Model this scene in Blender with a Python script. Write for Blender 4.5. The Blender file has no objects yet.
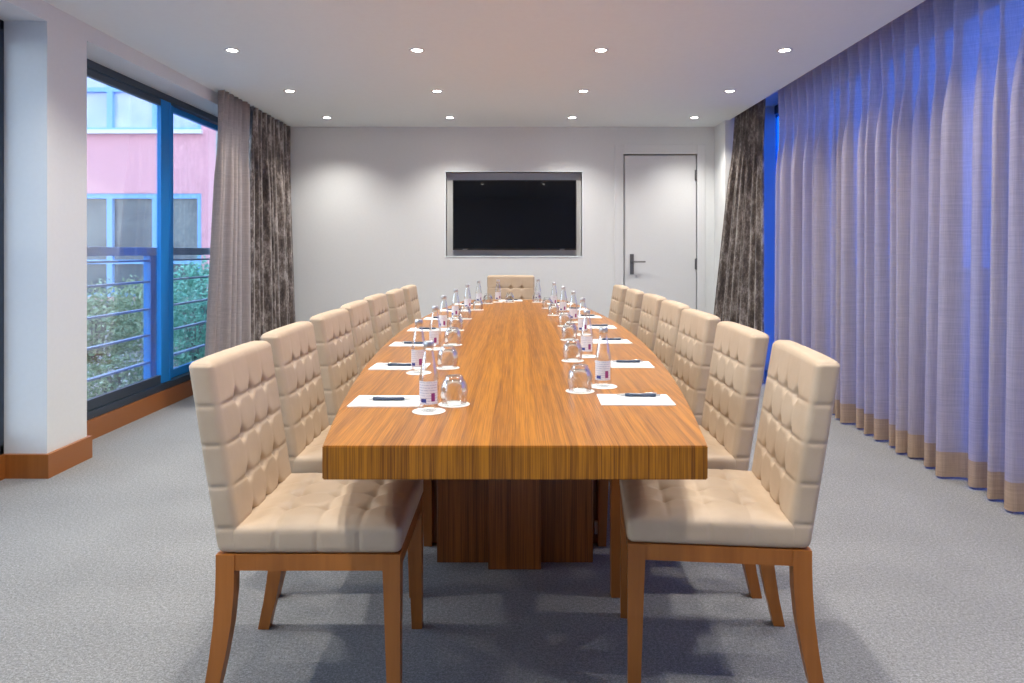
import bpy, bmesh, math, random
from mathutils import Vector, Matrix
random.seed(7)
C = bpy.context.scene.collection
sc = bpy.context.scene
# ------------------------------------------------------------------ camera
EYE = 1.186; F = 720.0
cd = bpy.data.cameras.new('camera'); cam = bpy.data.objects.new('camera', cd); C.objects.link(cam)
cam.location = (0, 0, EYE); cam.rotation_euler = (math.pi/2, 0, 0)
cd.sensor_width = 36; cd.lens = F*36/1024
cd.shift_x = -3/1024; cd.shift_y = -90.5/1024
cd.clip_start = .05; cd.clip_end = 300
sc.camera = cam
# ------------------------------------------------------------------ view / world
sc.view_settings.view_transform = 'Standard'; sc.view_settings.look = 'None'
sc.view_settings.gamma = 1; sc.view_settings.use_curve_mapping = False
sc.view_settings.exposure = 0.36
LAMP_W = 61.0          # watts of every ceiling spotlight
SKY = 3.4
w = bpy.data.worlds.new('dusk_sky'); sc.world = w; w.use_nodes = True
nt = w.node_tree; bg = nt.nodes['Background']
tc = nt.nodes.new('ShaderNodeTexCoord'); sx = nt.nodes.new('ShaderNodeSeparateXYZ')
rp = nt.nodes.new('ShaderNodeValToRGB')
nt.links.new(tc.outputs['Generated'], sx.inputs[0]); nt.links.new(sx.outputs['Z'], rp.inputs[0])
rp.color_ramp.elements[0].position = 0.25; rp.color_ramp.elements[0].color = (.76, .88, 1.0, 1)
rp.color_ramp.elements[1].position = .8; rp.color_ramp.elements[1].color = (.34, .62, 1.0, 1)
nt.links.new(rp.outputs[0], bg.inputs[0]); bg.inputs[1].default_value = SKY
# ------------------------------------------------------------------ cycles
sc.cycles.use_denoising = True
sc.cycles.max_bounces = 10; sc.cycles.diffuse_bounces = 5; sc.cycles.transparent_max_bounces = 24
sc.cycles.transmission_bounces = 8; sc.cycles.glossy_bounces = 4
sc.cycles.sample_clamp_indirect = 4.0
sc.cycles.caustics_reflective = False; sc.cycles.caustics_refractive = False

# ------------------------------------------------------------------ materials
def newmat(name):
    m = bpy.data.materials.new(name); m.use_nodes = True
    nt = m.node_tree; b = nt.nodes['Principled BSDF']
    return m, nt, b
def N(nt, t, **kw):
    n = nt.nodes.new(t)
    for k, v in kw.items():
        if k.startswith('i_'): n.inputs[int(k[2:])].default_value = v
        else: setattr(n, k, v)
    return n
def coords(nt, scale=(1, 1, 1), rot=(0, 0, 0)):
    t = N(nt, 'ShaderNodeTexCoord'); mp = N(nt, 'ShaderNodeMapping')
    mp.inputs['Scale'].default_value = scale; mp.inputs['Rotation'].default_value = rot
    nt.links.new(t.outputs['Object'], mp.inputs[0]); return mp.outputs[0]
def noise(nt, vec, scale, detail=4, rough=.55):
    n = N(nt, 'ShaderNodeTexNoise'); n.inputs['Scale'].default_value = scale
    n.inputs['Detail'].default_value = detail; n.inputs['Roughness'].default_value = rough
    nt.links.new(vec, n.inputs['Vector']); return n.outputs['Fac']
def ramp(nt, fac, stops):
    r = N(nt, 'ShaderNodeValToRGB'); cr = r.color_ramp
    while len(cr.elements) < len(stops): cr.elements.new(.5)
    for e, (p, c) in zip(cr.elements, stops): e.position = p; e.color = (*c, 1)
    nt.links.new(fac, r.inputs[0]); return r.outputs[0]
def bump(nt, h, strength, dist, b):
    n = N(nt, 'ShaderNodeBump'); n.inputs['Strength'].default_value = strength; n.inputs['Distance'].default_value = dist
    nt.links.new(h, n.inputs['Height']); nt.links.new(n.outputs[0], b.inputs['Normal'])
def plain(name, col, rough=.5, metal=0.0, nscale=60, var=.06, bmp=0, coat=0):
    m, nt, b = newmat(name); v = coords(nt)
    f = noise(nt, v, nscale)
    lo = tuple(c*(1-var) for c in col); hi = tuple(min(1, c*(1+var)) for c in col)
    nt.links.new(ramp(nt, f, [(.3, lo), (.7, hi)]), b.inputs['Base Color'])
    b.inputs['Roughness'].default_value = rough; b.inputs['Metallic'].default_value = metal
    b.inputs['Coat Weight'].default_value = coat
    if bmp: bump(nt, f, bmp, .002, b)
    return m
M = {}
M['wall'] = plain('painted_plaster', (.80, .82, .82), .9, nscale=40, var=.01, bmp=.05)
M['ceiling'] = plain('ceiling_paint', (.86, .93, .95), .95, nscale=30, var=.01)
M['door'] = plain('door_paint', (.79, .805, .81), .55, var=.01)
def carpet():
    m, nt, b = newmat('grey_carpet'); v = coords(nt)
    f1 = noise(nt, v, 210, 3, .75); f2 = noise(nt, v, 90, 6, .8); f3 = noise(nt, v, 2.2, 3)
    mx = N(nt, 'ShaderNodeMath', operation='ADD'); nt.links.new(f1, mx.inputs[0]); nt.links.new(f2, mx.inputs[1])
    m2 = N(nt, 'ShaderNodeMath', operation='MULTIPLY_ADD'); nt.links.new(f3, m2.inputs[0]); m2.inputs[1].default_value = .12
    nt.links.new(mx.outputs[0], m2.inputs[2])
    hf = N(nt, 'ShaderNodeMath', operation='MULTIPLY'); hf.inputs[1].default_value = .5; nt.links.new(m2.outputs[0], hf.inputs[0])
    nt.links.new(ramp(nt, hf.outputs[0], [(.44, (.15, .15, .148)), (.53, (.245, .246, .244)), (.62, (.38, .38, .378))]), b.inputs['Base Color'])
    # remap height over a wide range
    b.inputs['Roughness'].default_value = 1; b.inputs['Specular IOR Level'].default_value = .1
    b.inputs['Sheen Weight'].default_value = .15
    bump(nt, mx.outputs[0], .6, .004, b); return m
M['carpet'] = carpet()
def wood(name, dark, light, across='x', fine=90, rough=.32, coat=.15, contrast=(.35, .65)):
    m, nt, b = newmat(name)
    s = {'x': (1, .010, .010), 'y': (.018, 1, .018), 'z': (.4, .4, .02)}[across]
    v = coords(nt, s)
    f = noise(nt, v, fine, 5, .65); g = noise(nt, v, fine*.16, 2)
    a = N(nt, 'ShaderNodeMath', operation='MULTIPLY_ADD'); nt.links.new(g, a.inputs[0]); a.inputs[1].default_value = .5
    nt.links.new(f, a.inputs[2])
    k = N(nt, 'ShaderNodeMath', operation='SUBTRACT'); nt.links.new(a.outputs[0], k.inputs[0]); k.inputs[1].default_value = .25
    mid = tuple((p+q)/2 for p, q in zip(dark, light))
    nt.links.new(ramp(nt, k.outputs[0], [(contrast[0], dark), (.5, mid), (contrast[1], light)]), b.inputs['Base Color'])
    b.inputs['Roughness'].default_value = rough; b.inputs['Coat Weight'].default_value = coat
    b.inputs['Coat Roughness'].default_value = .25
    bump(nt, f, .12, .001, b); return m
M['table'] = wood('striped_veneer', (.19, .060, .003), (.50, .19, .010), 'x', 380, contrast=(.34, .62))
M['pedestal'] = wood('shaded_striped_veneer', (.15, .040, .006), (.36, .108, .016), 'x', 330, contrast=(.36, .62))  # table veneer with the shade under the tabletop put into its colour
M['leg'] = wood('stained_beech', (.27, .082, .010), (.46, .155, .024), 'z', 30, rough=.42, coat=0, contrast=(.3, .7))
M['skirt'] = wood('varnished_cherry', (.25, .08, .014), (.42, .145, .032), 'x', 14, rough=.35, contrast=(.3, .7))
M['skirt_y'] = M['skirt']
def leather():
    m, nt, b = newmat('cream_leather'); v = coords(nt)
    f = noise(nt, v, 240, 3); g = noise(nt, v, 9, 3)
    nt.links.new(ramp(nt, g, [(.3, (.50, .38, .262)), (.7, (.56, .435, .31))]), b.inputs['Base Color'])
    b.inputs['Roughness'].default_value = .5; b.inputs['Specular IOR Level'].default_value = .4
    bump(nt, f, .25, .0015, b); return m
M['leather'] = leather()
M['frame'] = plain('blue_black_aluminium', (.05, .07, .10), .35, .4, var=.03)
M['skyframe'] = plain('sky_reflection_aluminium', (.006, .28, .80), .35, .1, var=.03)  # blue sky reflection painted into the aluminium colour
M['rail'] = plain('blue_grey_painted_steel', (.34, .48, .75), .4, .2, var=.03)
M['white'] = plain('white_paper', (.88, .88, .86), .7, var=.01)
M['coaster'] = plain('white_pulp_board', (.90, .89, .86), .85, nscale=300, var=.02)
M['black'] = plain('black_plastic', (.012, .012, .013), .35)
M['pen'] = plain('navy_plastic', (.03, .05, .09), .3)
M['silver'] = plain('brushed_metal', (.62, .63, .64), .3, .9, var=.03)
M['grey_metal'] = plain('dark_satin_steel', (.22, .22, .22), .4, .8, var=.03)
M['pvc'] = plain('white_plastic', (.8, .8, .8), .4, var=.01)
def screen():
    m, nt, b = newmat('dark_glossy_screen'); v = coords(nt)
    nt.links.new(ramp(nt, noise(nt, v, 2), [(.3, (.004, .004, .005)), (.7, (.006, .006, .007))]), b.inputs['Base Color'])
    b.inputs['Roughness'].default_value = .025; b.inputs['Specular IOR Level'].default_value = .35; return m
M['screen'] = screen()
def glass(name, tint, refl=1.0, rough=.01):
    m, nt, b = newmat(name); nt.nodes.remove(b); o = nt.nodes['Material Output']
    t = N(nt, 'ShaderNodeBsdfTransparent'); t.inputs[0].default_value = (*tint, 1)
    g = N(nt, 'ShaderNodeBsdfGlossy'); g.inputs['Roughness'].default_value = rough
    fr = N(nt, 'ShaderNodeFresnel'); fr.inputs[0].default_value = 1.5
    mu = N(nt, 'ShaderNodeMath', operation='MULTIPLY', use_clamp=True); mu.inputs[1].default_value = refl
    mx = N(nt, 'ShaderNodeMixShader'); nt.links.new(fr.outputs[0], mu.inputs[0]); nt.links.new(mu.outputs[0], mx.inputs[0])
    nt.links.new(t.outputs[0], mx.inputs[1]); nt.links.new(g.outputs[0], mx.inputs[2]); nt.links.new(mx.outputs[0], o.inputs[0])
    return m
M['pane'] = glass('window_glass', (.98, .99, 1.0), .5)
M['tinted_pane'] = glass('blue_daylight_glass', (.11, .42, 1.0), .6)  # blue of the outside light put into the pane tint
def thin(name):
    m, nt, b = newmat(name); nt.nodes.remove(b); o = nt.nodes['Material Output']
    t = N(nt, 'ShaderNodeBsdfTransparent')
    lw = N(nt, 'ShaderNodeLayerWeight'); lw.inputs[0].default_value = .35
    cr = N(nt, 'ShaderNodeValToRGB'); cr.color_ramp.elements[0].position = .45; cr.color_ramp.elements[0].color = (.96, .97, .97, 1)
    cr.color_ramp.elements[1].position = 1; cr.color_ramp.elements[1].color = (.70, .73, .74, 1)
    nt.links.new(lw.outputs['Facing'], cr.inputs[0]); nt.links.new(cr.outputs[0], t.inputs[0])
    g = N(nt, 'ShaderNodeBsdfGlossy'); g.inputs['Roughness'].default_value = .06
    fr = N(nt, 'ShaderNodeFresnel'); fr.inputs[0].default_value = 1.6
    mu = N(nt, 'ShaderNodeMath', operation='MULTIPLY', use_clamp=True); mu.inputs[1].default_value = .6; nt.links.new(fr.outputs[0], mu.inputs[0])
    mx = N(nt, 'ShaderNodeMixShader'); nt.links.new(mu.outputs[0], mx.inputs[0])
    nt.links.new(t.outputs[0], mx.inputs[1]); nt.links.new(g.outputs[0], mx.inputs[2]); nt.links.new(mx.outputs[0], o.inputs[0])
    return m
M['glass'] = thin('clear_drinking_glass')
def label_mat():
    m, nt, b = newmat('printed_paper_label'); v = coords(nt, (1, 1, 1))
    wv = N(nt, 'ShaderNodeTexWave', wave_type='BANDS', bands_direction='Z'); wv.inputs['Scale'].default_value = 45; wv.inputs['Distortion'].default_value = 0
    nt.links.new(v, wv.inputs['Vector'])
    n = noise(nt, v, 500, 1)
    mm = N(nt, 'ShaderNodeMath', operation='MULTIPLY'); nt.links.new(wv.outputs['Fac'], mm.inputs[0]); nt.links.new(n, mm.inputs[1])
    nt.links.new(ramp(nt, mm.outputs[0], [(.38, (.80, .82, .88)), (.5, (.45, .47, .62))]), b.inputs['Base Color'])
    b.inputs['Roughness'].default_value = .5; return m
M['label'] = label_mat()
M['mark'] = plain('navy_ink', (.03, .05, .28), .5)
M['mark_red'] = plain('plum_ink', (.30, .05, .22), .5)
def sheer(name, c, trans, transp):
    m, nt, b = newmat(name); nt.nodes.remove(b); o = nt.nodes['Material Output']
    v = coords(nt, (1, 1, 1))
    t = N(nt, 'ShaderNodeTexCoord')
    # fine woven streaks
    v1 = coords(nt, (1, 1, .02)); v2 = coords(nt, (.03, .03, 1))
    f = noise(nt, v1, 300, 2); g = noise(nt, v2, 220, 2)
    ad = N(nt, 'ShaderNodeMath', operation='ADD'); nt.links.new(f, ad.inputs[0]); nt.links.new(g, ad.inputs[1])
    hf = N(nt, 'ShaderNodeMath', operation='MULTIPLY'); nt.links.new(ad.outputs[0], hf.inputs[0]); hf.inputs[1].default_value = .5
    col = ramp(nt, hf.outputs[0], [(.35, tuple(q*.85 for q in c)), (.65, tuple(min(1, q*1.12) for q in c))])
    d = N(nt, 'ShaderNodeBsdfDiffuse'); tr = N(nt, 'ShaderNodeBsdfTranslucent'); tp = N(nt, 'ShaderNodeBsdfTransparent')
    nt.links.new(col, d.inputs[0]); nt.links.new(col, tr.inputs[0])
    a = N(nt, 'ShaderNodeMixShader'); a.inputs[0].default_value = trans
    nt.links.new(d.outputs[0], a.inputs[1]); nt.links.new(tr.outputs[0], a.inputs[2])
    e = N(nt, 'ShaderNodeMixShader'); e.inputs[0].default_value = transp
    nt.links.new(a.outputs[0], e.inputs[1]); nt.links.new(tp.outputs[0], e.inputs[2]); nt.links.new(e.outputs[0], o.inputs[0])
    return m
M['sheer'] = sheer('taupe_voile', (.66, .58, .52), .50, .12)
M['sheer2'] = sheer('taupe_voile_gathered', (.64, .56, .52), .62, .12)
M['hem'] = sheer('doubled_voile_hem', (.52, .38, .27), .15, .0)
def velvet():
    m, nt, b = newmat('mottled_crushed_velvet')
    v = coords(nt, (3.0, 3.0, 1.3)); v2 = coords(nt, (1, 1, .5))
    f = noise(nt, v, 4.2, 8, .72); g = noise(nt, v2, 70, 4, .7)
    a = N(nt, 'ShaderNodeMath', operation='MULTIPLY_ADD'); nt.links.new(g, a.inputs[0]); a.inputs[1].default_value = .45; nt.links.new(f, a.inputs[2])
    nt.links.new(ramp(nt, a.outputs[0], [(.56, (.035, .026, .022)), (.72, (.13, .10, .085)), (.88, (.42, .37, .34))]), b.inputs['Base Color'])
    b.inputs['Roughness'].default_value = .55; b.inputs['Sheen Weight'].default_value = .5
    bump(nt, g, .4, .003, b); return m
M['velvet'] = velvet()
M['pink'] = plain('pink_render', (.84, .43, .50), .9, nscale=3, var=.03)
M['paleblue'] = plain('pale_blue_frame', (.25, .52, .95), .5, var=.02)
M['sill'] = plain('white_stone_sill', (.85, .88, .92), .6, var=.02)
def bglass(name, lo, hi):
    m, nt, b = newmat(name); v = coords(nt, (1, 1, 1.2))
    nt.links.new(ramp(nt, noise(nt, v, .9, 4), [(.4, lo), (.6, hi)]), b.inputs['Base Color'])
    b.inputs['Roughness'].default_value = .12; b.inputs['Specular IOR Level'].default_value = .9; return m
M['lowglass'] = bglass('dim_office_glass', (.05, .08, .12), (.13, .17, .20))
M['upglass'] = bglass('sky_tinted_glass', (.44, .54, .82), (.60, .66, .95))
M['treeglass'] = bglass('painted_tree_reflection', (.05, .14, .20), (.10, .22, .32))  # dark tree reflection painted as pane colour; not assigned
def leaves(name, lo, hi):
    m, nt, b = newmat(name); v = coords(nt)
    nt.links.new(ramp(nt, noise(nt, v, 9, 3), [(.35, lo), (.65, hi)]), b.inputs['Base Color'])
    b.inputs['Roughness'].default_value = .5; return m
M['leaf'] = leaves('grey_green_leaves', (.13, .24, .12), (.52, .62, .42))
M['leaf2'] = leaves('blue_green_leaves', (.07, .30, .24), (.34, .72, .58))
M['petal'] = leaves('white_petals', (.6, .55, .62), (.9, .85, .9))
M['soil'] = plain('grey_gravel', (.22, .22, .24), .95, nscale=25, var=.6, bmp=.5)
def emit(name, col, s):
    m, nt, b = newmat(name); b.inputs['Base Color'].default_value = (0, 0, 0, 1)
    b.inputs['Emission Color'].default_value = (*col, 1); b.inputs['Emission Strength'].default_value = s; return m
M['lamp'] = emit('lamp_glow', (1, .97, .93), 30)

# ------------------------------------------------------------------ mesh helpers
def obj(name, bm, mat, parent=None, smooth=False, loc=None):
    me = bpy.data.meshes.new(name); bm.to_mesh(me); bm.free()
    for p in me.polygons: p.use_smooth = smooth
    for mm in (mat if isinstance(mat, (list, tuple)) else [mat]): me.materials.append(mm)
    o = bpy.data.objects.new(name, me); C.objects.link(o)
    if parent is not None: o.parent = parent
    if loc is not None: o.location = loc
    return o
def thing(name, label, cat, loc=(0, 0, 0), rz=0, group=None):
    o = bpy.data.objects.new(name, None); C.objects.link(o)
    o.empty_display_size = .1
    o.location = loc; o.rotation_euler = (0, 0, rz); o['label'] = label; o['category'] = cat
    if group: o['group'] = group
    return o
def tag(o, label, cat, group=None, kind=None):
    o['label'] = label; o['category'] = cat
    if group: o['group'] = group
    if kind: o['kind'] = kind
    return o
def struct(name, bm, mat, parent=None, smooth=False):
    o = obj(name, bm, mat, parent, smooth)
    if parent is None: o['kind'] = 'structure'
    return o
def dup(root, loc, rz, label, extra=None):
    r = root.copy(); C.objects.link(r); r.location = loc; r.rotation_euler = (0, 0, rz); r['label'] = label
    for ch in list(root.children):
        c = ch.copy(); C.objects.link(c); c.parent = r
        for g in list(ch.children):
            d = g.copy(); C.objects.link(d); d.parent = c
    return r
def box(bm, x0, x1, y0, y1, z0, z1, bev=0, seg=2):
    b = bmesh.new() if bev else bm
    vs = [b.verts.new((x, y, z)) for x in (x0, x1) for y in (y0, y1) for z in (z0, z1)]
    for f in ((0, 1, 3, 2), (4, 6, 7, 5), (0, 4, 5, 1), (2, 3, 7, 6), (0, 2, 6, 4), (1, 5, 7, 3)):
        b.faces.new([vs[i] for i in f])
    if bev:
        bmesh.ops.recalc_face_normals(b, faces=b.faces)
        bmesh.ops.bevel(b, geom=list(b.edges), offset=bev, segments=seg, affect='EDGES', profile=.5)
        merge(bm, b)
    return bm
def merge(bm, b):
    me = bpy.data.meshes.new('tmp'); b.to_mesh(me); b.free(); bm.from_mesh(me); bpy.data.meshes.remove(me)
def boxes(lst, bev=0):
    bm = bmesh.new()
    for t in lst: box(bm, *t, bev=bev)
    return bm
def lathe(bm, prof, seg=24, c=(0, 0, 0), axis='z'):
    rings = []
    for r, z in prof:
        if r < 1e-6: rings.append([bm.verts.new((c[0], c[1], c[2]+z) if axis == 'z' else (c[0]+z, c[1], c[2]))]); continue
        ring = []
        for k in range(seg):
            a = 2*math.pi*k/seg
            p = (c[0]+r*math.cos(a), c[1]+r*math.sin(a), c[2]+z) if axis == 'z' else (c[0]+z, c[1]+r*math.cos(a), c[2]+r*math.sin(a))
            ring.append(bm.verts.new(p))
        rings.append(ring)
    for a, b in zip(rings, rings[1:]):
        for k in range(seg):
            k2 = (k+1) % seg
            if len(a) == 1 and len(b) == 1: continue
            if len(a) == 1: bm.faces.new((a[0], b[k], b[k2]))
            elif len(b) == 1: bm.faces.new((a[k], b[0], a[k2]))
            else: bm.faces.new((a[k], b[k], b[k2], a[k2]))
    return bm
def loft(bm, secs):
    """secs: list of four-corner loops (bottom to top), capped"""
    L = [[bm.verts.new(p) for p in s] for s in secs]
    for a, b in zip(L, L[1:]):
        n = len(a)
        for k in range(n): bm.faces.new((a[k], a[(k+1) % n], b[(k+1) % n], b[k]))
    bm.faces.new(L[0][::-1]); bm.faces.new(L[-1])
    bmesh.ops.recalc_face_normals(bm, faces=bm.faces)
    return bm
def axis_pts(a, b, r, step):
    n = max(2, int(round((b-a-2*r)/step)))
    e = [r*(1-math.cos(math.radians(t))) for t in (0, 30, 60)]
    pts = [a+q for q in (0, r*.35, r*.7)] + [a+r+(b-a-2*r)*k/n for k in range(n+1)] + [b-q for q in (r*.7, r*.35, 0)]
    return pts
def round_box(x0, x1, y0, y1, z0, z1, r, step, deform):
    X, Y, Z = axis_pts(x0, x1, r, step[0]), axis_pts(y0, y1, r, step[1]), axis_pts(z0, z1, r, step[2])
    bm = bmesh.new(); V = {}
    lo = Vector((x0+r, y0+r, z0+r)); hi = Vector((x1-r, y1-r, z1-r))
    def v(i, j, k):
        if (i, j, k) not in V:
            p = Vector((X[i], Y[j], Z[k])); q = Vector([min(max(p[a], lo[a]), hi[a]) for a in range(3)])
            d = p-q
            if d.length > 1e-9: p = q+d.normalized()*r
            V[i, j, k] = bm.verts.new(deform(p, d.normalized() if d.length > 1e-9 else Vector()))
        return V[i, j, k]
    nx, ny, nz = len(X)-1, len(Y)-1, len(Z)-1
    for j in range(ny):
        for k in range(nz):
            bm.faces.new((v(0, j, k), v(0, j, k+1), v(0, j+1, k+1), v(0, j+1, k)))
            bm.faces.new((v(nx, j, k), v(nx, j+1, k), v(nx, j+1, k+1), v(nx, j, k+1)))
    for i in range(nx):
        for k in range(nz):
            bm.faces.new((v(i, 0, k), v(i+1, 0, k), v(i+1, 0, k+1), v(i, 0, k+1)))
            bm.faces.new((v(i, ny, k), v(i, ny, k+1), v(i+1, ny, k+1), v(i+1, ny, k)))
    for i in range(nx):
        for j in range(ny):
            bm.faces.new((v(i, j, 0), v(i, j+1, 0), v(i+1, j+1, 0), v(i+1, j, 0)))
            bm.faces.new((v(i, j, nz), v(i+1, j, nz), v(i+1, j+1, nz), v(i, j+1, nz)))
    return bm

# ------------------------------------------------------------------ room
YB, YN = 7.55, -2.7            # back wall, wall behind the camera
XL, XR = -2.45, 2.13           # bulkhead face, ceiling edge on the curtain side
XWL, XWR = -2.67, 2.62         # window planes
H = 1.186+1.30
struct('floor', boxes([(XWL-.25, XWR+.1, YN-.2, YB+.2, -.12, 0)]), M['carpet'])
struct('ceiling', boxes([(XL-.35, XR, YN-.1, YB+.1, H, H+.2), (XR, XWR+.1, YN-.1, YB+.1, H+.14, H+.2)]), M['ceiling'])
# back wall with television niche and door opening
nx0, nx1, nz0, nz1 = -.7235, .7025, 1.134, 2.014
dx0, dx1, dz = 1.135, 1.905, 2.20
struct('wall_back', boxes([
    (XL-.3, nx0, YB, YB+.2, 0, H+.14), (nx0, nx1, YB, YB+.2, 0, nz0), (nx0, nx1, YB, YB+.2, nz1, H+.14),
    (nx1, dx0, YB, YB+.2, 0, H+.14), (dx0, dx1, YB, YB+.2, dz, H+.14), (dx1, XWR+.1, YB, YB+.2, 0, H+.14),
    (nx0, nx1, YB+.09, YB+.2, nz0, nz1), (dx0, dx1, YB+.12, YB+.2, 0, dz)]), M['wall'])  # last box: added backing that keeps sky light out of the door gap
struct('trim_1', boxes([(nx0-.012, nx0, YB-.006, YB+.09, nz0-.012, nz1+.012), (nx1, nx1+.012, YB-.006, YB+.1, nz0-.012, nz1+.012),
    (nx0, nx1, YB-.006, YB+.1, nz1, nz1+.012), (nx0, nx1, YB-.006, YB+.1, nz0-.012, nz0)]), M['ceiling'])
# door
struct('trim_2', boxes([(1.045, dx0, YB-.022, YB+.10, 0, 2.30), (dx1, 1.99, YB-.022, YB+.10, 0, 2.30), (dx0, dx1, YB-.022, YB+.10, dz, 2.30)], bev=.003), M['door'])
dr = struct('door_1', boxes([(dx0+.012, dx1-.006, YB+.002, YB+.045, .006, dz-.012)], bev=.002), M['door'])
b = boxes([(1.205, 1.245, YB-.008, YB+.003, .94, 1.155)], bev=.003)
lathe(b, [(0, 0), (.012, 0), (.012, -.045), (0, -.045)], 16, (1.225, YB, 1.075)) if False else None
box(b, 1.217, 1.233, YB-.05, YB, 1.067, 1.083, bev=.003); box(b, 1.217, 1.36, YB-.058, YB-.042, 1.066, 1.082, bev=.004)
h = obj('door_handle', b, M['grey_metal'], dr); h['label'] = 'dark satin lever handle on long plate'
obj('keyhole', boxes([(1.262, 1.28, YB-.003, YB+.003, .915, .933)], bev=.002), M['silver'], dr)
for z in (1.98, 1.05, .3):
    b = bmesh.new(); lathe(b, [(0, -.06), (.009, -.06), (.009, .06), (0, .06)], 12, (dx1-.004, YB-.012, z))
    box(b, dx1-.02, dx1+.004, YB-.004, YB+.002, z-.055, z+.055)
    obj('hinge', b, M['grey_metal'], dr)
# right return, near wall, outer shell walls
struct('wall_right', boxes([(2.09, XWR-.03, 7.16, YB, 0, H+.14), (XWR+.01, XWR+.1, 7.46, YB, 0, H+.14)]), M['wall'])
struct('wall_near', boxes([(XL-.35, XWR+.1, YN-.2, YN, 0, H+.2)]), M['wall'])
# left: pillar, bulkhead, plinth, far return
struct('wall_left', boxes([(-2.95, XL, 3.77, 4.12, 0, 2.39), (-2.95, XL, YN, YB, 2.39, H), (-2.95, XL, 7.1, YB, 0, 2.39),
                           (-2.95, XWL-.005, YN, YB, 0, .115)]), M['wall'])
BH = .125
struct('baseboard_left', boxes([(XL, XL+.02, 3.77, 4.12, 0, BH), (XWL-.02, XL+.02, 3.75, 3.77, 0, BH), (XWL, XL+.02, 4.12, 4.14, 0, BH),
    (XWL-.005, XWL+.015, YN, 3.75, 0, BH), (XWL-.005, XWL+.015, 4.14, 7.1, 0, BH), (XL, XL+.02, 7.1, YB, 0, BH)]), M['skirt'])
struct('baseboard_back', boxes([(XL, 1.045, YB-.018, YB, 0, .11), (1.99, 2.09, YB-.018, YB, 0, .11)], bev=.002), M['skirt'])

def window(name, y0, y1, splits, top=2.39):
    """sliding window along X = XWL between y0 and y1; splits = mullion spans"""
    fx0, fx1 = -2.76, -2.675
    bm = boxes([(fx0, fx1, y0, y1, top-.05, top), (fx0, fx1, y0, y1, .125, .175), (fx0, fx1, y0, y0+.03, .125, top), (fx0, fx1, y1-.03, y1, .125, top)], bev=.002)
    w = struct(name, bm, M['frame'])
    ys = [y0+.03] + [v for s in splits for v in s] + [y1-.03]
    k = 0
    for a, b in zip(ys[::2], ys[1::2]):
        xx = -2.70 if k % 2 == 0 else -2.735
        bm = boxes([(xx-.015, xx+.015, a, b, top-.10, top-.055), (xx-.015, xx+.015, a, b, .18, .245)], bev=.002)
        s = obj('sash', bm, M['frame'] if k % 2 == 0 else M['skyframe'], w)
        obj('pane', boxes([(xx-.003, xx+.003, a, b, .24, top-.10)]), M['pane'], s)
        k += 1
    for (a, b) in splits:
        m = (a+b)/2
        st = obj('stile', boxes([(-2.715, -2.683, a, m, .18, top-.05), (-2.75, -2.718, m, b, .18, top-.05), (-2.72, -2.68, m-.004, m+.018, .18, top-.05)], bev=.002), M['skyframe'], w)
        st['label'] = 'meeting stile, blue sky reflection painted on'
    return w
window('window_1', 4.12, 7.1, [(5.46, 5.73)])
window('window_2', YN, 3.77, [(1.9, 2.17), (-.4, -.13)])
# curtain wall glazing behind the sheer on the right
fr = bmesh.new()
box(fr, XWR-.04, XWR+.04, YN, 7.45, 0, .08); box(fr, XWR-.04, XWR+.04, YN, 7.45, H+.06, H+.14)
for y in (YN+.03, -.6, 1.4, 3.4, 5.2): box(fr, XWR-.04, XWR+.04, y-.03, y+.03, 0, H+.14)
w3 = struct('window_3', fr, M['frame'])
for a, b in ((YN+.06, -.63), (-.57, 1.37), (1.43, 3.37), (3.43, 5.17), (5.23, 7.45)):
    obj('pane', boxes([(XWR-.004, XWR+.004, a, b, .08, H+.06)]), M['tinted_pane'], w3)

# ------------------------------------------------------------------ curtains
def smooth(t): t = min(1, max(0, t)); return t*t*(3-2*t)
def curtain(x, ytop, ybot, ztop, zbot, nf, amp, seed, lean=0.0, rows=26, per=14, sharp=.0, xcl=None):
    """vertex grid: folds along Y; ytop / ybot = (near, far) span at head and hem"""
    rnd = random.Random(seed)
    ph = [rnd.uniform(-.35, .35) for _ in range(nf+2)]; am = [rnd.uniform(.65, 1.25) for _ in range(nf+2)]
    n = nf*per; G = []
    for r in range(rows+1):
        t = r/rows; z = ztop+(zbot-ztop)*t; row = []
        for i in range(n+1):
            s = i/n; u = s*nf; k = int(u); f = u-k
            a = am[k]*(1-f)+am[k+1]*f; p = ph[k]*(1-f)+ph[k+1]*f
            y = (ytop[0]*(1-t)+ybot[0]*t)*(1-s)+(ytop[1]*(1-t)+ybot[1]*t)*s
            e = smooth(t*3.2)
            ang = 2*math.pi*u+p*e
            w = math.sin(ang)
            head = (abs(math.sin(math.pi*u))**4)*2-1
            off = amp*a*(w*e*(.8+.3*t)+(1-e)*(-.8*head))
            off += amp*.35*math.sin(ang*.37+seed)*e
            y += amp*.35*math.cos(ang*2+.6)*e*(1 if sharp else .6)
            row.append((x+lean*t*math.sin(math.pi*.5*s)+off, y, z))
        G.append(row)
    return G
def grid_mesh(G, r0, r1, push=0):
    bm = bmesh.new(); V = [[bm.verts.new((p[0]+push, p[1], p[2])) for p in row] for row in G[r0:r1+1]]
    for a, b in zip(V, V[1:]):
        for i in range(len(a)-1): bm.faces.new((a[i], a[i+1], b[i+1], b[i]))
    return bm
def sheer_panel(name, label, G, hemrows, mat):
    t = thing(name, label, 'curtain', (0, 0, 0))
    n = len(G)-1
    obj('cloth', grid_mesh(G, 0, n-hemrows), mat, t, True)
    h = obj('hem', grid_mesh(G, n-hemrows, n), M['hem'], t, True); h['label'] = 'opaque tan double hem'
    return t
ZT = H+.13
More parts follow.
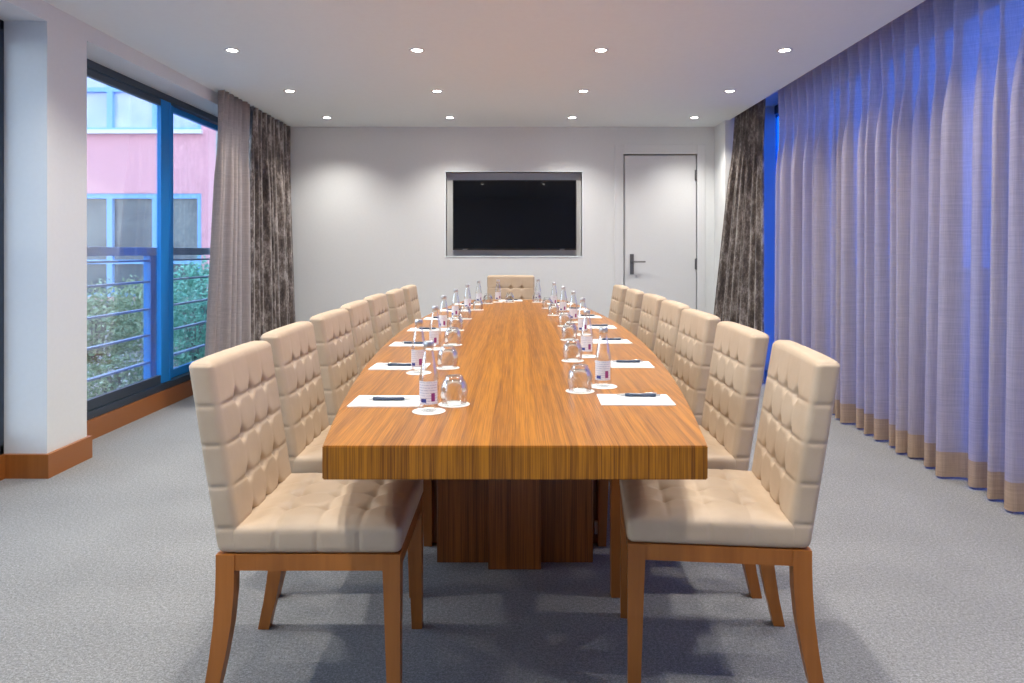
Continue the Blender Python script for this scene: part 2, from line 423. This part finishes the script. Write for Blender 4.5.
# rows chosen so that the last two rows are the hem
Gf = curtain(2.32, (4.12, 6.27), (4.10, 6.27), ZT, .012, 15, .068, 3, rows=40, per=16)
sheer_panel('sheer_curtain', 'taupe sheer curtain panel nearer the far wall, beside the dark mottled drape', Gf, 2, M['sheer'])
Gn = curtain(2.31, (YN+.05, 4.12), (YN+.05, 4.16), ZT, .012, 40, .070, 11, rows=40, per=16)
sheer_panel('sheer_curtain', 'taupe sheer curtain panel in the right foreground, reaching past the picture edge', Gn, 2, M['sheer'])
def drape(name, label, G, mat):
    bm = grid_mesh(G, 0, len(G)-1); o = obj(name, bm, mat, None, True)
    md = o.modifiers.new('thickness', 'SOLIDIFY'); md.thickness = .004
    return tag(o, label, 'curtain')
drape('velvet_drape', 'dark mottled drape gathered beside the white door', curtain(2.20, (6.40, 7.10), (6.40, 7.32), H+.10, .012, 9, .042, 5, lean=-.20), M['velvet'])
drape('velvet_drape', 'dark mottled drape in the corner on the window side', curtain(-2.375, (6.42, 7.48), (6.36, 7.46), H-.004, .012, 9, .042, 6, lean=.09), M['velvet'])
drape('sheer_curtain', 'narrow gathered sheer curtain at the window left of the mottled drape', curtain(-2.37, (5.78, 6.36), (5.46, 6.32), H-.004, .012, 6, .042, 8, lean=.03), M['sheer2'])

# ------------------------------------------------------------------ table
TY0, TY1 = 1.61, 6.44; TZ = .75; TT = .076
def hw(y):
    u = (y-(TY0+TY1)/2)/((TY1-TY0)/2); return .431+.192*(1-u*u)
tb = thing('conference_table', 'long boat-shaped striped wood conference table in the middle of the room', 'table', (0, (TY0+TY1)/2, 0))
bm = bmesh.new(); n = 48; cy = (TY0+TY1)/2
ol = [(hw(TY0+(TY1-TY0)*i/n), TY0+(TY1-TY0)*i/n-cy) for i in range(n+1)]
loop = [(x, y) for x, y in ol]+[(-x, y) for x, y in ol[::-1]]
lo = [bm.verts.new((x, y, TZ-TT)) for x, y in loop]; hi = [bm.verts.new((x, y, TZ)) for x, y in loop]
bm.faces.new(hi); bm.faces.new(lo[::-1])
for k in range(len(loop)):
    k2 = (k+1) % len(loop); bm.faces.new((lo[k], lo[k2], hi[k2], hi[k]))
bmesh.ops.recalc_face_normals(bm, faces=bm.faces)
bmesh.ops.bevel(bm, geom=[e for e in bm.edges if len(e.link_faces) == 2 and e.calc_face_angle(0) > .6], offset=.0025, segments=2, affect='EDGES')
obj('tabletop', bm, M['table'], tb)
def pedestal(y0, y1, s):
    # stepped cross plan
    L = [(-.10, .097, y0, y1, .0, TZ-TT), (-.297, .297, y0+.06, y1-.06, 0, TZ-TT), (-.355, .355, y0+.24, y1-.24, 0, TZ-TT)]
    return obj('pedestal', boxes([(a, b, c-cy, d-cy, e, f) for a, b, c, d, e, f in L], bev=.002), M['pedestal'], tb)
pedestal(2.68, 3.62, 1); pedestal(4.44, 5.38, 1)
o = obj('power_socket', boxes([(.322, .350, 2.905-cy, 2.922-cy, .042, .095)], bev=.003), M['pvc'], tb); o['label'] = 'small white socket near the foot of the pedestal'

# ------------------------------------------------------------------ chairs
W2 = .23
def make_chair(name, label):
    t = thing(name, label, 'chair', (0, 0, 0), 0, 'tufted cream chairs around the conference table')
    ROWS = (.79, .69, .585, .48); COLS = (-.105, 0, .105)
    def dimple(a, b, rows, cols, d0=.023, dr=.0135, seam=.0042, pleat=.0008):
        d = 0
        for r in rows:
            for c in cols:
                q = (a-r)**2+(b-c)**2
                d += d0*math.exp(-q/(dr*dr))
                # short pleats rising from each tuft
                if a > r: d += .007*math.exp(-((b-c)/.0055)**2)*math.exp(-((a-r)/.030)**2)
            d += seam*math.exp(-((a-r)/.0045)**2)
        for c in cols: d += pleat*.5*math.exp(-((b-c)/.010)**2)
        return d
    def fb(p, nrm):
        x, y, z = p
        inset = smooth((.906-z)/.03)
        if nrm.x > .3:
            edge = smooth((W2-abs(y))/.07)
            x -= nrm.x*dimple(z, y, ROWS, COLS)*(.25+.75*edge)*inset
            x += nrm.x*.004*edge*math.sin(math.pi*min(1, max(0, (z-.42)/.48)))
        elif abs(nrm.y) > .5:
            for r in ROWS: y -= math.copysign(.004*math.exp(-((z-r)/.0045)**2), y)
        # slight barrel at the top edge, lean backwards
        if nrm.z > .3: z -= .004*(abs(y)/W2)**4
        x -= .16*(z-.413)
        return (x, y, z)
    obj('backrest', round_box(-.233, -.168, -W2, W2, .414, .906, .020, (.02, .0052, .0050), fb), M['leather'], t, True)
    SX = (-.085, .022, .13)
    def fs(p, nrm):
        x, y, z = p
        if nrm.z > .3:
            ex = smooth(min(x+.17, .24-x)/.06)*smooth((W2-abs(y))/.06)
            d = 0
            for r in SX:
                for c in COLS:
                    d += .013*math.exp(-((x-r)**2+(y-c)**2)/(.02**2))
                d += .0035*math.exp(-((x-r)/.006)**2)
            for c in COLS: d += .0025*math.exp(-((y-c)/.008)**2)
            z += nrm.z*(.012*ex-d*(.3+.7*ex))
        elif abs(nrm.y) > .5:
            for r in SX: y -= math.copysign(.0035*math.exp(-((x-r)/.004)**2), y)
        return (x, y, z)
    obj('seat', round_box(-.205, .238, -W2, W2, .413, .484, .02, (.006, .0065, .012), fs), M['leather'], t, True)
    # apron
    zt, zb = .4135, .372; q = .003
    obj('seat_frame', boxes([(-.19, .19, -W2+q, -W2+.024, zb, zt), (-.19, .19, W2-.024, W2-q, zb, zt),
                             (.212, .2335, -W2+.044, W2-.044, zb, zt), (-.23, -.208, -W2+.04, W2-.04, zb, zt)]), M['leg'], t)
    for s in (-1, 1):
        secs = []
        for z, wd in ((0, .032), (.12, .036), (.30, .042), (.372, .045), (.4135, .045)):
            yo, yi = s*W2, s*(W2-wd); xo, xi = .235, .235-wd
            secs.append([(xi, yi, z), (xo, yi, z), (xo, yo, z), (xi, yo, z)])
        obj('leg', loft(bmesh.new(), secs), M['leg'], t)
        secs = []
        for z, xb, wd in ((0, -.279, .034), (.04, -.271, .035), (.088, -.261, .037), (.153, -.251, .041), (.233, -.241, .045), (.312, -.2355, .047), (.372, -.234, .047), (.4135, -.234, .047)):
            yo, yi = s*W2, s*(W2-.034-.006*z/.4)
            secs.append([(xb, yi, z), (xb+wd, yi, z), (xb+wd, yo, z), (xb, yo, z)])
        obj('leg', loft(bmesh.new(), secs), M['leg'], t)
    return t
ORD = ['nearest', 'second', 'third', 'fourth', 'fifth', 'sixth', 'seventh']
OUT = [0, .04, .05, .075, .086, .066, .058]
YAW_L = [0, .01, -.015, .01, -.01, .012, 0]; YAW_R = [-.10, -.01, .015, 0, .015, -.01, .01]
chair0 = None
for side in (-1, 1):
    for i in range(7):
        nm = 'window' if side < 0 else 'sheer curtain'
        lab = ('cream tufted chair on the %s side, nearest the camera' % nm) if i == 0 else ('cream tufted chair on the %s side, %s from the near end' % (nm, ORD[i]))
        if i == 6: lab = 'cream tufted chair on the %s side, farthest one of its row' % nm
        loc = (side*(.527+OUT[i]), 2.06+.63*i, 0); rz = (0 if side < 0 else math.pi)+(YAW_L[i] if side < 0 else YAW_R[i])
        if side > 0 and i == 0: loc = (.555, 2.105, 0)
        if chair0 is None:
            chair0 = make_chair('dining_chair', lab); chair0.location = loc; chair0.rotation_euler = (0, 0, rz)
        else: dup(chair0, loc, rz, lab)
dup(chair0, (-.04, 6.735, 0), -math.pi/2, 'cream tufted chair at the far head of the table, facing the camera').scale = (1, 1, 1.05)

# ------------------------------------------------------------------ place settings
def make_bottle():
    t = thing('water_bottle', '', 'bottle', (0, 0, 0), 0, 'glass water bottles on the table')
    P = [(0, .004), (.020, .001), (.0245, .004), (.026, .012), (.026, .088), (.0248, .101), (.0212, .120), (.0170, .141), (.0135, .160), (.0120, .172), (.0135, .174), (.0135, .179), (.0118, .181)]
    b = bmesh.new(); lathe(b, P, 28); obj('bottle_body', b, M['glass'], t, True)
    b = bmesh.new(); lathe(b, [(.0126, .172), (.0140, .174), (.0140, .187), (.0125, .190), (0, .190)], 20); o = obj('cap', b, M['silver'], t, True); o['label'] = 'silver screw cap'
    # label wraps half of the body, facing the near end of the room
    b = bmesh.new()
    def patch(b, r, a0, a1, z0, z1, n=12):
        pr = None
        for k in range(n+1):
            a = math.radians(a0+(a1-a0)*k/n); p = (b.verts.new((r*math.cos(a), r*math.sin(a), z0)), b.verts.new((r*math.cos(a), r*math.sin(a), z1)))
            if pr: b.faces.new((pr[0], p[0], p[1], pr[1]))
            pr = p
    patch(b, .0264, -165, -30, .022, .084); lb = obj('label', b, M['label'], t, True)
    b = bmesh.new(); patch(b, .0267, -140, -105, .027, .037, 5); obj('printed_mark', b, M['mark'], lb, True)
    b = bmesh.new(); patch(b, .0267, -75, -52, .030, .052, 5); obj('printed_mark', b, M['mark_red'], lb, True)
    return t
def make_glass():
    t = thing('tumbler', '', 'glass', (0, 0, 0), 0, 'upturned tumblers on the table')
    P = [(.0350, .001), (.0375, .015), (.0390, .032), (.0382, .048), (.0345, .060), (.0285, .069), (.0255, .073), (.0250, .078), (.0235, .080), (0, .080)]
    Q = [(0, .066), (.022, .065), (.031, .058), (.0362, .047), (.0370, .032), (.0355, .015), (.0330, .001)]
    b = bmesh.new(); lathe(b, P+Q if False else P, 28); lathe(b, Q, 28)
    obj('bowl', b, M['glass'], t, True)
    b = bmesh.new(); lathe(b, [(.0335, 0), (.0350, .0), (.0352, .0015), (.0342, .0025), (.033, .0015), (.0335, 0)], 28); obj('rim', b, M['glass'], t, True)
    return t
def make_pad():
    b = boxes([(-.105, .105, -.074, .074, 0, .004)], bev=.0006)
    o = obj('notepad', b, M['white']); tag(o, '', 'notepad', 'white notepads on the table'); return o
def make_pen():
    t = thing('ballpoint_pen', '', 'pen', (0, 0, 0), 0, 'pens on the notepads')
    z = .0052
    b = bmesh.new(); lathe(b, [(0, -.048), (.0045, -.047), (.0052, -.04), (.0052, .036), (.0042, .044)], 14, (0, 0, z), 'x'); obj('barrel', b, M['pen'], t, True)
    b = bmesh.new(); lathe(b, [(.0042, .044), (.0026, .060), (.0008, .070), (0, .071)], 12, (0, 0, z), 'x'); o = obj('tip', b, M['silver'], t, True); o['label'] = 'silver writing tip'
    b = bmesh.new(); lathe(b, [(.0030, -.048), (.0030, -.060), (0, -.0605)], 12, (0, 0, z), 'x'); box(b, -.05, -.015, -.0015, .0015, z+.005, z+.0072); obj('clip', b, M['silver'], t, True)
    return t
def make_coaster():
    b = bmesh.new(); lathe(b, [(0, 0), (.0435, 0), (.045, .0007), (.045, .0013), (.0435, .002), (0, .002)], 40)
    o = obj('coaster', b, M['coaster'], None, False); tag(o, '', 'coaster', 'round paper coasters on the table'); return o
protos = {'bottle': make_bottle(), 'glass': make_glass(), 'pad': make_pad(), 'pen': make_pen(), 'coaster': make_coaster()}
used = set()
def put(kind, x, y, z, rz, label):
    p = protos[kind]
    if kind not in used:
        used.add(kind); p.location = (x, y, z); p.rotation_euler = (0, 0, rz); p['label'] = label; return p
    return dup(p, (x, y, z), rz, label)
SET = {
 -1: dict(pad=[(-.363, 2.08), (-.431, 2.705), (-.469, 3.35), (-.480, 3.97), (-.475, 4.62), (-.44, 5.25), (-.385, 5.86)],
          glass=[(-.173, 2.046), (-.251, 2.683), (-.289, 3.34), (-.324, 3.96), (-.320, 4.62), (-.275, 5.33), (-.225, 5.98)],
          bottle=[(-.234, 1.956), (-.344, 2.573), (-.355, 3.20), (-.390, 3.95), (-.380, 4.62), (-.350, 5.30), (-.300, 5.95)]),
  1: dict(pad=[(.350, 2.10), (.416, 2.75), (.445, 3.45), (.465, 4.10), (.460, 4.74), (.43, 5.36), (.37, 5.92)],
          glass=[(.202, 2.238), (.229, 2.859), (.267, 3.53), (.290, 4.18), (.262, 4.88), (.245, 5.48), (.185, 6.12)],
          bottle=[(.2836, 2.315), (.297, 2.975), (.352, 3.75), (.357, 4.40), (.335, 4.98), (.305, 5.62), (.20, 6.24)])}
for side in (-1, 1):
    nm = 'window' if side < 0 else 'curtain'; S = SET[side]
    for i in range(7):
        pos = 'nearest of the %s-side row' % nm if i == 0 else ('farthest of the %s-side row' % nm if i == 6 else '%s along the %s-side row' % (ORD[i], nm))
        (px, py), (gx, gy), (bx, by) = S['pad'][i], S['glass'][i], S['bottle'][i]
        r = random.uniform(-.03, .03)
        put('pad', px, py, TZ, r, 'white landscape notepad with a pen on it, '+pos)
        put('pen', px+(.0 if side < 0 else .02), py+(.0 if side < 0 else .035), TZ+.004, r+(0.02 if side < 0 else math.pi-.03), 'dark pen with silver tip on a white notepad, '+pos)
        put('coaster', gx, gy, TZ, 0, 'round white coaster under an upturned tumbler, '+pos)
        put('glass', gx, gy, TZ+.002, random.uniform(0, 6), 'clear upturned tumbler on a white coaster, '+pos)
        put('coaster', bx, by, TZ, 0, 'round white coaster under a water bottle, '+pos)
        put('bottle', bx, by, TZ+.002, random.uniform(-.35, .35), 'clear glass water bottle with paper label, '+pos)
hd = 'at the far head of the table'
put('pad', -.04, 6.30, TZ, math.pi, 'white landscape notepad '+hd)
put('pen', -.02, 6.30, TZ+.004, .03, 'dark pen on the notepad '+hd)
put('coaster', -.045, 6.12, TZ, 0, 'round white coaster under the tumbler '+hd)
put('glass', -.045, 6.12, TZ+.002, .4, 'clear upturned tumbler '+hd)
put('coaster', -.145, 6.14, TZ, 0, 'round white coaster under the bottle '+hd)
put('bottle', -.145, 6.14, TZ+.002, .2, 'clear glass water bottle '+hd)

# ------------------------------------------------------------------ television
tv = thing('television', 'black flat television hung in the grey wall niche', 'television', (-.005, YB+.012, 1.563))
obj('casing', boxes([(-.648, .648, .004, .045, -.367, .367), (-.30, .30, .045, .06, -.22, .22)], bev=.004), M['black'], tv)
obj('bezel', boxes([(-.648, .648, -.004, .006, .358, .367), (-.648, .648, -.004, .006, -.367, -.352), (-.648, -.639, -.004, .006, -.352, .358), (.639, .648, -.004, .006, -.352, .358)]), M['black'], tv)
obj('screen', boxes([(-.639, .639, -.001, .004, -.352, .358)]), M['screen'], tv)
obj('wall_bracket', boxes([(-.2, .2, .06, .077, -.12, .12), (-.17, -.13, .058, .077, -.2, .2), (.13, .17, .058, .077, -.2, .2)]), M['grey_metal'], tv)
for x in (-.52, .50): obj('badge', boxes([(x-.025, x+.025, -.0055, -.004, -.362, -.357)]), M['silver'], tv)

# ------------------------------------------------------------------ ceiling spotlights
LX = (-1.83, -.634, .556, 1.746); LY = [7.01, 5.85, 4.66, 3.48, 2.30, 1.12]
COLN = ['window-side', 'left-of-centre', 'right-of-centre', 'curtain-side']; ROWN = ['row by the television wall', 'middle visible row', 'row nearest the camera in view']
def make_spot():
    t = thing('recessed_spotlight', '', 'ceiling light', (0, 0, 0), 0, 'recessed ceiling spotlights')
    b = bmesh.new(); lathe(b, [(.034, 0), (.050, 0), (.052, -.002), (.050, -.005), (.036, -.004), (.031, .002), (.031, -.0)], 28); obj('trim_ring', b, M['pvc'], t, True)
    b = bmesh.new(); lathe(b, [(0, -.0025), (.030, -.0025), (.033, -.001), (.033, .003)], 24); o = obj('lamp', b, M['lamp'], t, True); o['label'] = 'glowing white lamp face'
    ld = bpy.data.lights.new('spot_beam', 'SPOT'); ld.energy = LAMP_W; ld.spot_size = math.radians(122); ld.spot_blend = 1.0; ld.shadow_soft_size = .035
    ld.color = (1, .955, .89); l = bpy.data.objects.new('spot_beam', ld); C.objects.link(l); l.parent = t; l.location = (0, 0, -.012)
    return t
sp = None
for r, y in enumerate(LY):
    for c, x in enumerate(LX):
        lab = ('white recessed spotlight, %s one in the %s' % (COLN[c], ROWN[r])) if r < 3 else 'white recessed spotlight out of view above the table, %s one in the %s row' % (COLN[c], ['far', 'middle', 'near'][r-3])
        if sp is None: sp = make_spot(); sp.location = (x, y, H); sp['label'] = lab
        else: dup(sp, (x, y, H), 0, lab)
# portals: daylight openings
def portal(x, y0, y1, z0, z1, sgn):
    ld = bpy.data.lights.new('daylight_opening', 'AREA'); ld.shape = 'RECTANGLE'; ld.size = z1-z0; ld.size_y = y1-y0
    ld.cycles.is_portal = True
    o = bpy.data.objects.new('daylight_opening', ld); C.objects.link(o)
    o.location = (x, (y0+y1)/2, (z0+z1)/2); o.rotation_euler = (0, math.radians(-90*sgn), 0)
portal(-2.80, YN, 3.77, .13, 2.39, 1); portal(-2.80, 4.12, 7.1, .13, 2.39, 1)
portal(2.70, YN, 7.45, .08, H+.1, -1)

# ------------------------------------------------------------------ outside on the left
XR_ = -2.95
rl = thing('balcony_railing', 'blue-grey metal balcony railing with thin horizontal bars outside the window', 'railing', (XR_, 4, 0))
obj('handrail', boxes([(-.03, .03, -6.5, 5.5, 1.150, 1.215)], bev=.004), M['rail'], rl)
obj('handrail_underside', boxes([(-.02, .02, -6.5, 5.5, 1.10, 1.115)], bev=.002), M['rail'], rl)
for z in (.94, .72, .51, .292):
    obj('rail', boxes([(-.02, .02, -6.5, 5.5, z-.008, z+.008)], bev=.003), M['rail'], rl)
for y in (-2.2, 0.0, 1.83, 4.4):
    obj('post', boxes([(-.03, .03, y-.055, y+.055, -.2, 1.15)], bev=.004), M['skyframe'], rl)
g = struct('ground', boxes([(-60, -2.96, -30, 60, -.35, -.2)]), M['soil'])
g2 = struct('ground_2', boxes([(2.75, 60, -30, 60, -.35, -.2)]), M['soil'])
BY = 20.0; k = BY/F
def PX(px): return (px-515)*k
def PZ(py): return EYE+(251-py)*k
bd = thing('office_building', 'pink rendered building with two bands of blue-framed windows across the garden', 'building', (0, BY, 0))
bx0, bx1 = -32.0, -6.0; ux1 = PX(199)
zs, zu, zlt, zlb = PZ(130), PZ(70)+.9, PZ(193), -.1
obj('facade', boxes([(bx0, bx1, .15, 8, -.3, zlb), (bx0, bx1, .15, 8, zlt, zs), (ux1, bx1, .15, 8, zlb, zlt), (ux1, bx1, .15, 8, zs, zu), (bx0, bx1, .15, 8, zu, zu+.5),
     (bx0, ux1, .6, 8, zlb, zlt), (bx0, ux1, .6, 8, zs, zu)]), M['pink'], bd)
obj('roof', boxes([(bx0-.3, bx1+.3, -.2, 8.2, zu+.5, zu+.7)]), M['sill'], bd)
obj('sill', boxes([(bx0, ux1+.05, .0, .3, zs-.09, zs+.02)]), M['sill'], bd)
step = 1.30
def band(z0, z1, mat, transoms):
    x = ux1; first = True
    while x > -26:
        xa = x-step*.98
        fw = .12
        f = obj('window', boxes([(x-fw, x, .18, .40, z0, z1), (xa, xa+.04, .18, .40, z0, z1), (xa+.04, x-fw, .18, .40, z1-.14, z1), (xa+.04, x-fw, .18, .40, z0, z0+.1)]+[(xa+.04, x-fw, .18, .40, t-.06, t+.06) for t in transoms]), M['paleblue'], bd)
        obj('pane', boxes([(xa+.04, x-fw, .30, .32, z0+.1, z1-.14)]), mat, f)
        x = xa
band(zlb, zlt, M['lowglass'], [PZ(262)]); band(zs, zu, M['upglass'], [PZ(88)])
# bushes
def bush(name, label, x, y, z0, rx, ry, h, mat, n, size, seed, cat='bush', petals=0):
    rnd = random.Random(seed); t = thing(name, label, cat, (x, y, z0), 0)
    def cloud(n, size, fill):
        bm = bmesh.new()
        for _ in range(n):
            a = rnd.uniform(0, 2*math.pi); u = rnd.uniform(-1, 1); q = math.sqrt(1-u*u); r = rnd.uniform(fill, 1.0)*(1+.13*math.sin(5*a)+.1*math.sin(7*u+a))
            c = Vector((rx*q*math.cos(a)*r, ry*q*math.sin(a)*r, h/2+h/2*u*r))
            d = Vector((rnd.gauss(0, 1), rnd.gauss(0, 1), rnd.gauss(0, 1))).normalized(); e = d.cross(Vector((rnd.gauss(0, 1), rnd.gauss(0, 1), rnd.gauss(0, 1)))).normalized()
            s = size*rnd.uniform(.6, 1.3)
            bm.faces.new([bm.verts.new(c+d*s), bm.verts.new(c+e*s*.45), bm.verts.new(c-d*s), bm.verts.new(c-e*s*.45)])
        return bm
    obj('foliage', cloud(n, size, .55), mat, t)
    b = bmesh.new()
    for _ in range(7):
        a = rnd.uniform(0, 6.28); r = rnd.uniform(0, .25)*rx
        loft(b, [[(r*math.cos(a)*s+dx, r*math.sin(a)*s+dy, zz) for dx, dy in ((-.012, -.012), (.012, -.012), (.012, .012), (-.012, .012))] for s, zz in ((.3, 0), (1.6, h*.5), (2.2, h*.8))])
    obj('stem', b, M['soil'], t)
    if petals: obj('blossom', cloud(petals, size*.7, .85), M['petal'], t)
    return t
bush('round_bush', 'rounded grey-green bush behind the railing, beside the white pillar', -4.32, 7.4, -.2, .48, .48, 1.04, M['leaf'], 5200, .026, 1)
bush('round_bush', 'smaller grey-green bush farther back, just left of the window mullion', -5.2, 10.2, -.2, .55, .5, 1.02, M['leaf'], 4200, .030, 2)
bush('leafy_shrub', 'tall blue-green shrub behind the railing, right of the window mullion', -3.95, 9.1, -.2, .46, .5, 1.30, M['leaf2'], 6000, .028, 3)
bush('leafy_shrub', 'blue-green shrub at the far right of the garden, partly behind the curtain', -3.35, 7.5, -.2, .28, .4, 1.0, M['leaf2'], 3200, .024, 4)
bush('flowering_plant', 'low plant with small white flowers directly behind the railing', -3.42, 6.2, -.2, .32, .42, .50, M['leaf'], 2600, .020, 5, 'plant', 600)
